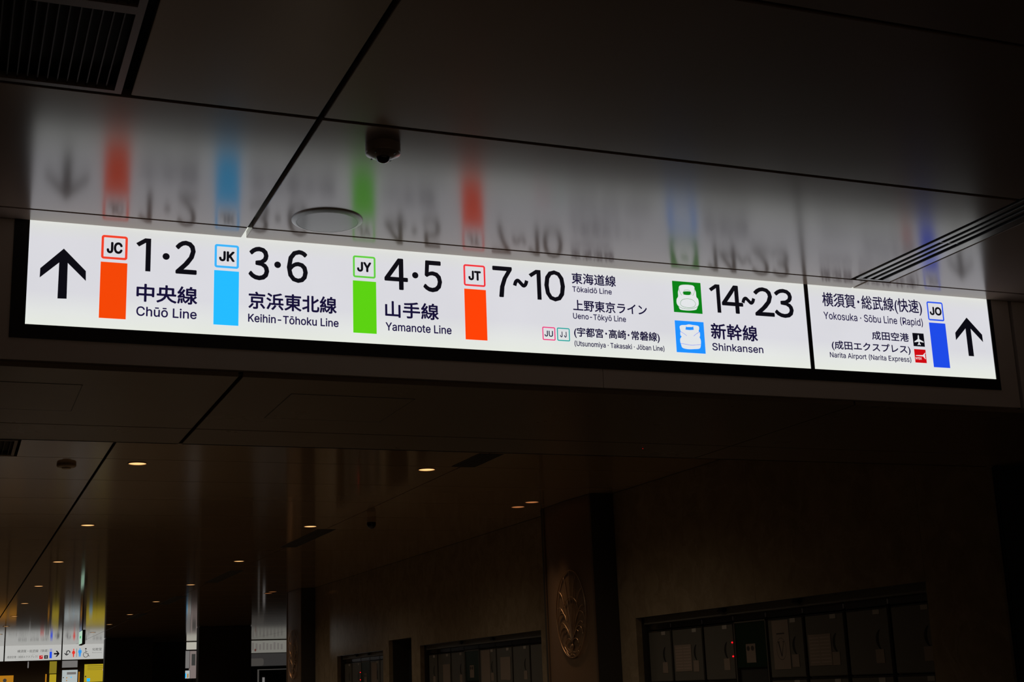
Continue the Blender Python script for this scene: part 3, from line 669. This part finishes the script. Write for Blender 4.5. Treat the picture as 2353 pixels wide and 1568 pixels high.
def leds(y, t, zs=(1.878, 1.764), r=.007):
    for z in zs:
        bm = bmesh.new(); bmesh.ops.create_uvsphere(bm, u_segments=12, v_segments=8, radius=r); me = D.meshes.new('indicator_lamp'); bm.to_mesh(me); bm.free(); me.materials.append(LED)
        o = D.objects.new('indicator_lamp', me); COL.objects.link(o); o.location = (XL - .009, y, z); o.parent = t; o.matrix_parent_inverse = t.matrix_world.inverted()
def bank(y0, edges, term, side, grp, yend):
    """edges: column borders from the far end towards the camera; term: index of the payment terminal"""
    h = empty('locker_header', (XL, (edges[0] + edges[-1]) / 2, 2.046), label='dark grey steel header panel over the lockers ' + side, cat='panel')
    MB().bevbox(XL - .035, XL + .30, edges[-1], edges[0], 2.105, ZR - .001, .002).build('header_panel', STEEL, h)
    for i in range(len(edges) - 1):
        MB().bevbox(XL - .008, XL + .06, edges[i + 1] + .004, edges[i] - .004, 2.050, 2.103, .009).build('header_trim', TRIMM, h)
    MB().bevbox(XE - .004, XE + .058, yend + .004, edges[0] - .004, ZR - .006, ZR - .0015, .001).build('edge_trim', TRIMM, h)
    for f in (.35, .62):
        y = edges[0] + (edges[-1] - edges[0]) * f
        MB().bevbox(XL - .075, XL - .034, y - .05, y + .05, 2.125, 2.165, .012).build('bracket', BLACKM, h)
    n = len(edges) - 1
    for i in range(n):
        b_, a = edges[i], edges[i + 1]
        if i == term:
            t = empty('payment_terminal', (XL + .15, (a + b_) / 2, 0), label='green-fronted locker payment terminal with a grey screen, among the lockers ' + side, cat='terminal', group='locker payment terminals')
            MB().box(XL + .02, XL + .30, a + .007, b_ - .007, .05, 2.046).build('body', STEELD, t)
            MB().bevbox(XL - .004, XL + .02, a + .018, b_ - .018, 1.666, 2.032, .004).build('green_panel', GREENP, t)
            f = MB(); f.box(XL - .010, XL + .02, a + .006, a + .018, .05, 2.042); f.box(XL - .010, XL + .02, b_ - .018, b_ - .006, .05, 2.042); f.box(XL - .010, XL + .02, a + .006, b_ - .006, 2.032, 2.043)
            f.build('frame', STEEL, t)
            MB().bevbox(XL - .002, XL + .02, a + .03, b_ - .073, 1.205, 1.647, .008).build('screen', SCREEN, t)
            MB().box(XL - .002, XL + .02, a + .018, b_ - .018, .05, 1.19).build('lower_panel', STEEL, t)
            yc = (a + b_) / 2; pl = quad_plate(yc - .066, yc + .08, 1.705, 1.856, PAPER, 'instruction_label', t)
            for yy in (yc + .044, yc - .022):
                b = MB(); cc = [(XL - .0085, yy + .023 * math.cos(q * math.pi / 8), 1.82 + .02 * math.sin(q * math.pi / 8)) for q in range(16)]; b.add(cc, [tuple(range(16))]); b.build('printed_disc', INK, pl)
        else:
            k = n - i; pos = ['rightmost', 'second from the right', 'third from the right', 'fourth from the right', 'fifth from the right', 'sixth from the right', 'seventh from the right', 'eighth from the right', 'ninth from the right'][k - 1]
            t = column(a, b_, 'grey steel locker column, %s in the recess %s' % (pos, side), grp)
        if i == term - 1 and 'middle' not in side: leds(a + .035, t)
E1 = [12.00, 11.529, 10.946, 10.412, 9.896, 9.358, 8.813, 8.276, 7.735]
bank(12.0, E1, 3, 'of the nearest bank', 'lockers of the nearest bank', 7.7)
E2 = [18.58, 18.19, 17.65, 17.12, 16.58, 15.995, 15.47, 14.93, 14.385]
bank(18.6, E2, 3, 'of the middle bank', 'lockers of the middle bank', 14.32)
E3 = [23.0, 22.54, 21.99, 21.47, 20.93, 20.41]
bank(23.0, E3, 2, 'of the farthest bank', 'lockers of the farthest bank', 20.38)
# notices stuck on the doors
def notice(y0, y1, z0, z1, label, lines=True, grid=True, bankx=XL):
    t = empty('notice', (XL - .006, (y0 + y1) / 2, z0), label=label, cat='notice')
    MB().box(XL - .0075, XL - .0055, y0, y1, z0, z1).build('sheet', PAPER, t)
    if grid:
        b = MB(); n = 9
        for k in range(1, n): z = z0 + (z1 - z0) * k / n; b.box(XL - .0079, XL - .0076, y0 + .018, (y0 + y1) / 2 - .009, z - .004, z + .004); b.box(XL - .0079, XL - .0076, (y0 + y1) / 2 + .009, y1 - .018, z - .004, z + .004)
        b.build('printed_lines', mat('faint_print', (.38, .3, .26), .6), t)
    return t
notice(11.169, 11.477, 1.661, 1.893, 'pale printed notice sheet on the locker door left of the red pilot lights')
notice(9.012, 9.310, 1.656, 1.888, 'pale printed notice sheet right of the tall narrow poster on the lockers')
t = notice(9.575, 9.814, 1.641, 2.021, 'tall narrow poster with a circled letter V on a locker door', grid=False)
b = MB(); n = 28; cy, cz = 9.695, 1.798
for r_ in (.069,):
    vs = [(XL - .0079, cy + r_ * math.cos(2 * math.pi * k / n), cz + 1.25 * r_ * math.sin(2 * math.pi * k / n)) for k in range(n)] + [(XL - .0079, cy + (r_ - .003) * math.cos(2 * math.pi * k / n), cz + 1.25 * (r_ - .003) * math.sin(2 * math.pi * k / n)) for k in range(n)]
    b.add(vs, [(k, (k + 1) % n, n + (k + 1) % n, n + k) for k in range(n)])
b.build('printed_ring', INK, t)
b = MB()
for P in ([(.030, .036), (.018, .036), (-.004, -.040), (.004, -.040)], [(-.022, .036), (-.027, .036), (-.004, -.040), (.002, -.040)], [(.036, .040), (.012, .040), (.012, .036), (.036, .036)], [(-.016, .040), (-.033, .040), (-.033, .036), (-.016, .036)], [(.04, .085), (-.04, .085), (-.04, .078), (.04, .078)]):
    b.add([(XL - .0079, cy + p[0] * 1.46, cz + p[1] * 1.46) for p in P], [(0, 1, 2, 3)])
b.build('printed_letter', INK, t)
notice(17.69, 17.97, 1.527, 1.893, 'pale sheet on the leftmost lockers of the middle bank', grid=False)
notice(16.21, 16.51, 1.629, 2.024, 'tall pale poster beside the terminal of the middle bank', grid=False)
notice(15.54, 15.86, 1.659, 1.922, 'pale pinkish sheet on the right lockers of the middle bank', grid=False)
notice(21.10, 21.37, 1.571, 2.01, 'pale strip poster on the farthest bank of lockers', grid=False)

t = empty('column', (6.6, 7.3, 0), label='black column under the beam at the right edge below the sign', cat='column')
MB().bevbox(6.066, 7.4, 6.93, 7.64, 0, ZF - .001, .01).build('shaft', BLACKM, t)

# ================================================================ FAR END OF THE HALL
def pillar(x0, x1, y0, y1, z1, label):
    t = empty('column', ((x0 + x1) / 2, (y0 + y1) / 2, 0), label=label, cat='column')
    MB().bevbox(x0, x1, y0, y1, 0, z1, .02).build('shaft', COLM, t); MB().bevbox(x0 - .02, x1 + .02, y0 - .02, y1 + .02, 0, .12, .01).build('plinth', BLACKM, t)
pillar(4.449, 5.854, 44.195, 44.60, ZN - .001, 'broad dark column right of the distant lit signs')
pillar(6.088, 7.471, 48.292, 48.60, ZN - .001, 'dark block between the distant signs and the lit strip')
pillar(6.227, 7.624, 38.048, 38.45, ZN - .001, 'nearer dark column right of the lit strip')

YF = 48.29
def fsign(x0, x1, z0, z1, name, label, m=FARW, cat='sign', y=YF, frame=True, d=.17):
    t = empty(name, ((x0 + x1) / 2, y, z0), label=label, cat=cat)
    MB().box(x0, x1, y + .004, y + d, z0, z1).build('housing', BLACKM, t)
    MB().box(x0 + .012, x1 - .012, y, y + .006, z0 + .012, z1).build('lit_panel', m, t)
    return t
ya, yb = YF - .004, YF - .008
FK = FARINK
fsign(-0.293, 1.749, 2.902, 3.399, 'hanging_sign', 'distant lit white sign cut by the left edge of the picture')
s1 = fsign(1.763, 3.505, 2.902, 3.399, 'hanging_sign', 'distant lit white sign with a blue bar and a right arrow')
s2 = fsign(3.519, 4.851, 2.902, 3.399, 'hanging_sign', 'distant lit white sign with restroom and wheelchair symbols')
def q(k): return FAR[k]
lettering('横須賀・総武線（快速）', *q('text1'), ya, FK, s1); lettering('Yokosuka・Sōbu Line (Rapid)', *q('en1'), ya, FARG, s1)
lettering('成田空港（成田エクスプレス）', *q('text2'), ya, FK, s1); lettering('Narita Airport (Narita Express)', *q('en2'), ya, FARG, s1)
flat(rect(*q('bar')), ya, C_['JO'], 'colour_bar', s1, label='royal blue bar'); flat(rect(*q('barlight')), ya, film('film_pale_blue', (.3, .32, .5)), 'line_badge', s1)
x0, z0, x1, z1 = q('arrow'); mz = (z0 + z1) / 2; w = .023
flat([(x0, mz - w), (x1 - .066, mz - w), (x1 - .124, z0), (x1 - .073, z0), (x1, mz), (x1 - .073, z1), (x1 - .124, z1), (x1 - .066, mz + w), (x0, mz + w)], ya, C_['BLACK'], 'arrow', s1, label='black arrow pointing right')
x0, z0, x1, z1 = q('red'); flat(rect(*q('red')), ya, C_['RED'], 'pictogram', s1); flat([(x0 + .015, z0 + .044), (x1 - .03, z0 + .058), (x1 - .007, z1 - .022), (x1 - .044, z1 - .03)], yb, FARW, 'jet_shape', s1)
x0, z0, x1, z1 = q('black'); flat(rect(*q('black')), ya, C_['BLACK'], 'pictogram', s1); cx, cz = (x0 + x1) / 2, (z0 + z1) / 2
flat([(cx - .006, z0 + .01), (cx + .006, z0 + .01), (cx + .006, cz - .004), (cx + .03, cz - .012), (cx + .03, cz - .002), (cx + .006, cz + .012), (cx + .004, z1 - .01), (cx - .004, z1 - .01), (cx - .006, cz + .012), (cx - .03, cz - .002), (cx - .03, cz - .012), (cx - .006, cz - .004)], yb, FARW, 'aeroplane_shape', s1)
x0, z0, x1, z1 = q('uturn'); b = MB(); W_, H_ = x1 - x0, z1 - z0
stroke_mb(b, smooth_pts([(x1 - .01, z0 + .45 * H_), (x1 - .005, z1 - .3 * H_), (x0 + .68 * W_, z1 - .02), (x0 + .4 * W_, z1 - .3 * H_), (x0 + .38 * W_, z0 + .2 * H_)], 5), .026, ya)
stroke_mb(b, [(x0, z0 + .42 * H_), (x0 + .38 * W_, z0 + .05 * H_)], .026, ya); stroke_mb(b, [(x0 + .75 * W_, z0 + .30 * H_), (x0 + .38 * W_, z0 + .05 * H_)], .026, ya); b.build('uturn_arrow', C_['BLACK'], s2)
def person_sym(k, m, skirt):
    x0, z0, x1, z1 = q(k); cx = (x0 + x1) / 2; h = z1 - z0; w = (x1 - x0) / 2
    flat(circle(cx, z1 - .08 * h, .075 * h, n=14), ya, m, 'head_symbol', s2)
    if skirt: P = [(cx - .35 * w, z1 - .19 * h), (cx - w, z1 - .42 * h), (cx - .8 * w, z1 - .62 * h), (cx - .45 * w, z1 - .60 * h), (cx - .28 * w, z0), (cx + .28 * w, z0), (cx + .45 * w, z1 - .60 * h), (cx + .8 * w, z1 - .62 * h), (cx + w, z1 - .42 * h), (cx + .35 * w, z1 - .19 * h)]
    else: P = [(cx - .8 * w, z1 - .19 * h), (cx - w, z1 - .52 * h), (cx - .62 * w, z1 - .54 * h), (cx - .5 * w, z0), (cx - .08 * w, z0), (cx, z1 - .62 * h), (cx + .08 * w, z0), (cx + .5 * w, z0), (cx + .62 * w, z1 - .54 * h), (cx + w, z1 - .52 * h), (cx + .8 * w, z1 - .19 * h)]
    flat(P, ya, m, 'figure_symbol', s2, label='red woman symbol' if skirt else 'blue man symbol')
person_sym('woman', film('film_red2', (.75, .03, .02)), True); person_sym('man', film('film_blue2', (.03, .3, .8)), False)
flat(rect(*q('line')), ya, FK, 'divider_line', s2)
x0, z0, x1, z1 = q('chair'); W_, H_ = x1 - x0, z1 - z0; b = MB()
stroke_mb(b, [(x0 + .38 * W_ + .36 * W_ * math.cos(math.radians(a)), z0 + .30 * H_ + .29 * H_ * math.sin(math.radians(a))) for a in range(110, 391, 14)], .016, ya)
stroke_mb(b, [(x0 + .36 * W_, z1 - .2 * H_), (x0 + .40 * W_, z0 + .42 * H_), (x0 + .70 * W_, z0 + .40 * H_), (x0 + .84 * W_, z0 + .12 * H_), (x1, z0 + .16 * H_)], .018, ya); stroke_mb(b, [(x0 + .38 * W_, z0 + .6 * H_), (x0 + .62 * W_, z0 + .6 * H_)], .015, ya)
b.build('wheelchair_symbol', FK, s2); flat(circle(x0 + .36 * W_, z1 - .06 * H_, .026, n=12), ya, FK, 'head_symbol', s2)
lettering('化粧室', *q('wc'), ya, FK, s2); lettering('Restrooms', *q('wc2'), ya, FARG, s2)

# boards below the far signs
def board(x0, x1, z0, z1, m, label, y=49.17, ink=None, name='information_board', cat='information board'):
    t = empty(name, ((x0 + x1) / 2, y, 0), label=label, cat=cat)
    MB().box(x0 - .012, x1 + .012, y + .004, y + .08, z0 - .012, z1 + .012).build('casing', BLACKM, t); MB().box(x0, x1, y, y + .005, z0, z1).build('lit_panel', m, t)
    if ink: ink(t, x0, x1, z0, z1, y - .003)
    if name in ('hanging_board', 'light_box'):
        for xx in (x0 + .04, x1 - .04): MB().box(xx - .006, xx + .006, y + .03, y + .045, z1 + .012, ZN).build('hanging_rod', BLACKM, t)
    else: MB().box((x0 + x1) / 2 - .02, (x0 + x1) / 2 + .02, y + .03, y + .06, 0, z0 - .012).build('stand', BLACKM, t)
    return t
def ink_lines(t, x0, x1, z0, z1, y, m=None, rows_=((.92, .05), (.80, .04), (.70, .03))):
    for f, h in rows_:
        flat(rect(x0 + .15 * (x1 - x0), z0 + f * (z1 - z0) - h / 2, x1 - .12 * (x1 - x0), z0 + f * (z1 - z0)), y, m or FARYD, 'printed_line', t)
board(1.463, 2.107, 2.2, 2.485, FARO, 'orange lit board at the bottom left corner', ink=lambda t, x0, x1, z0, z1, y: flat(circle(1.844, 2.332, .058, n=14), y, FARINK, 'printed_disc', t))
board(3.088, 3.132, 2.2, 2.493, FARO, 'narrow orange lit strip left of the small yellow board', name='lit_strip', cat='lit strip')
board(3.219, 3.432, 2.2, 2.478, FARY, 'small yellow lit board between the orange strip and the white poster')
board(3.227, 3.454, 2.507, 2.902, FARYD, 'dim translucent yellow panel hanging above the small yellow board', y=49.463, name='hanging_board', cat='panel')
def wink(t, x0, x1, z0, z1, y):
    flat(rect(x0 + .15, z1 - .146, x1 - .044, z1 - .066), y, FARG, 'printed_line', t)
    for xx, zz, m_ in ((x0 + .15, z1 - .249, FARO), (x0 + .29, z1 - .234, C_['JK']), (x0 + .15, z1 - .337, FARO), (x0 + .044, z1 - .241, FARINK)): flat(circle(xx, zz, .019, n=10), y, m_, 'printed_symbol', t)
board(3.612, 4.098, 2.2, 2.602, FARWB, 'white lit poster with small coloured symbols beneath the restroom sign', ink=wink)
board(4.128, 4.168, 2.2, 2.537, FARO, 'narrow orange lit strip right of the white poster', name='lit_strip', cat='lit strip')
board(3.622, 4.112, 2.690, 2.910, FARG, 'grey lit box between the restroom sign and the white poster', y=49.463, name='light_box', cat='light box')
def yink(t, x0, x1, z0, z1, y):
    ink_lines(t, x0, x1, z0, z1, y); flat(circle(x1 - .058, z1 - .19, .029, n=12), y, film('film_pink', (.6, .3, .3)), 'printed_symbol', t)
    flat(rect(x0 + .088, z1 - .556, x0 + .19, z1 - .454), y, C_['JK'], 'printed_symbol', t); flat(circle(x0 + .044, z1 - .395, .026, n=10), y, FARINK, 'printed_symbol', t)
board(4.31, 4.976, 2.2, 2.771, FARY, 'large yellow lit board beneath the right end of the restroom sign', ink=yink)
t = empty('hanging_lamp', (2.532, 49.0, 2.698), label='slim pale lit tube below the blue-bar sign', cat='lamp')
MB().lathe([(.015, 0), (.020, .03), (.020, .175), (.015, .205)], (2.532, 49.0, 2.698), 16).build('lamp_tube', FARG, t); MB().lathe([(.006, .205), (.006, .70)], (2.532, 49.0, 2.698), 8).build('lamp_rod', BLACKM, t)
# lit strip between the dark columns
s3 = fsign(7.478, 8.195, 3.122, 3.378, 'hanging_sign', 'cream lit sign end seen in the narrow gap between two dark columns', film('film_cream', (.44, .42, .36)))
board(7.481, 7.668, 2.537, 3.107, FARG, 'pale grey lit upright panel in the narrow gap between the columns', y=48.731)
board(7.676, 7.932, 2.2, 3.107, film('far_mauve', (.20, .16, .15)), 'dim mauve lit panel in the narrow gap, with a dark figure mark', y=48.878, ink=lambda t, x0, x1, z0, z1, y: flat(rect(x0 + .088, 2.624, x1 - .044, 3.005), y, FARINK, 'printed_symbol', t))
board(7.481, 7.661, 2.2, 2.456, FARWB, 'white lit poster with blue and red figures at the foot of the narrow gap', y=48.585, ink=lambda t, x0, x1, z0, z1, y: (flat(rect(x0 + .03, z1 - .234, x0 + .066, z1 - .088), y, C_['JK'], 'printed_symbol', t), flat(rect(x0 + .102, z1 - .234, x0 + .139, z1 - .102), y, FARO, 'printed_symbol', t)))
# lit band beyond the end of the marble wall
s4 = fsign(9.219, 11.561, 2.954, 3.378, 'hanging_sign', 'dim grey lit sign beyond the end of the marble wall', film('film_dimgrey', (.17, .165, .145)))
b = MB()
for k in range(9): b.add([(9.688 + k * .124, ya, 3.063), (9.754 + k * .124, ya, 3.063), (9.754 + k * .124, ya, 3.312 - (k % 3) * .029), (9.688 + k * .124, ya, 3.312 - (k % 3) * .029)], [(0, 1, 2, 3)])
b.build('printed_columns', film('film_dimgrey2', (.13, .12, .11)), s4)
flat(circle(9.805, 3.063, .032, .044, n=12), yb, film('film_dimred', (.09, .03, .025)), 'printed_symbol', s4)
t = empty('shop_front', (10.244, 48.9, 0), label='dark shop front with a pale glowing patch of light and framed shelves beyond the wall end', cat='shop front')
MB().box(9.07, 12.0, 48.88, 49.02, 2.537, 2.96).build('header', film('glow_header', (.03, .028, .027)), t)  # dim glow stands in for light falling on the header
MB().add([(x, 48.87, z) for x, z in rrect(9.658, 2.551, 10.215, 2.80, .073)], [tuple(range(24))]).build('light_blob', FARG2, t)  # blob of light on the header, made as a glowing sheet
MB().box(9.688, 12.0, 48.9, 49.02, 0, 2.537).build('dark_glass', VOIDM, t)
f = MB(); f.box(10.01, 11.41, 48.85, 48.9, 2.405, 2.427); f.box(10.01, 10.054, 48.85, 48.9, .9, 2.427); f.build('shelf_frame', FARG2, t)  # frame and posts glow: the light on them is put into emission
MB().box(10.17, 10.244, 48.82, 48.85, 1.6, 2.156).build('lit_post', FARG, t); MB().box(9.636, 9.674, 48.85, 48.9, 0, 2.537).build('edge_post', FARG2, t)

# emergency exit sign hanging end-on from the ceiling
t = empty('exit_sign', (2.535, 29.7, 2.70), label='small hanging exit sign seen edge-on, one face glowing pale green', cat='sign')
MB().bevbox(2.505, 2.564, 29.27, 30.0, 2.687, 2.968, .006).build('housing', BLACKM, t)
MB().box(2.501, 2.507, 29.30, 29.97, 2.705, 2.954).build('lit_panel', film('film_exit', (.42, .62, .48)), t)
MB().box(2.499, 2.5012, 29.50, 29.77, 2.815, 2.86).build('exit_symbol', film('film_exit_green', (.03, .4, .12)), t)
MB().box(2.527, 2.542, 29.59, 29.68, 2.968, ZN).build('hanging_rod', BLACKM, t)
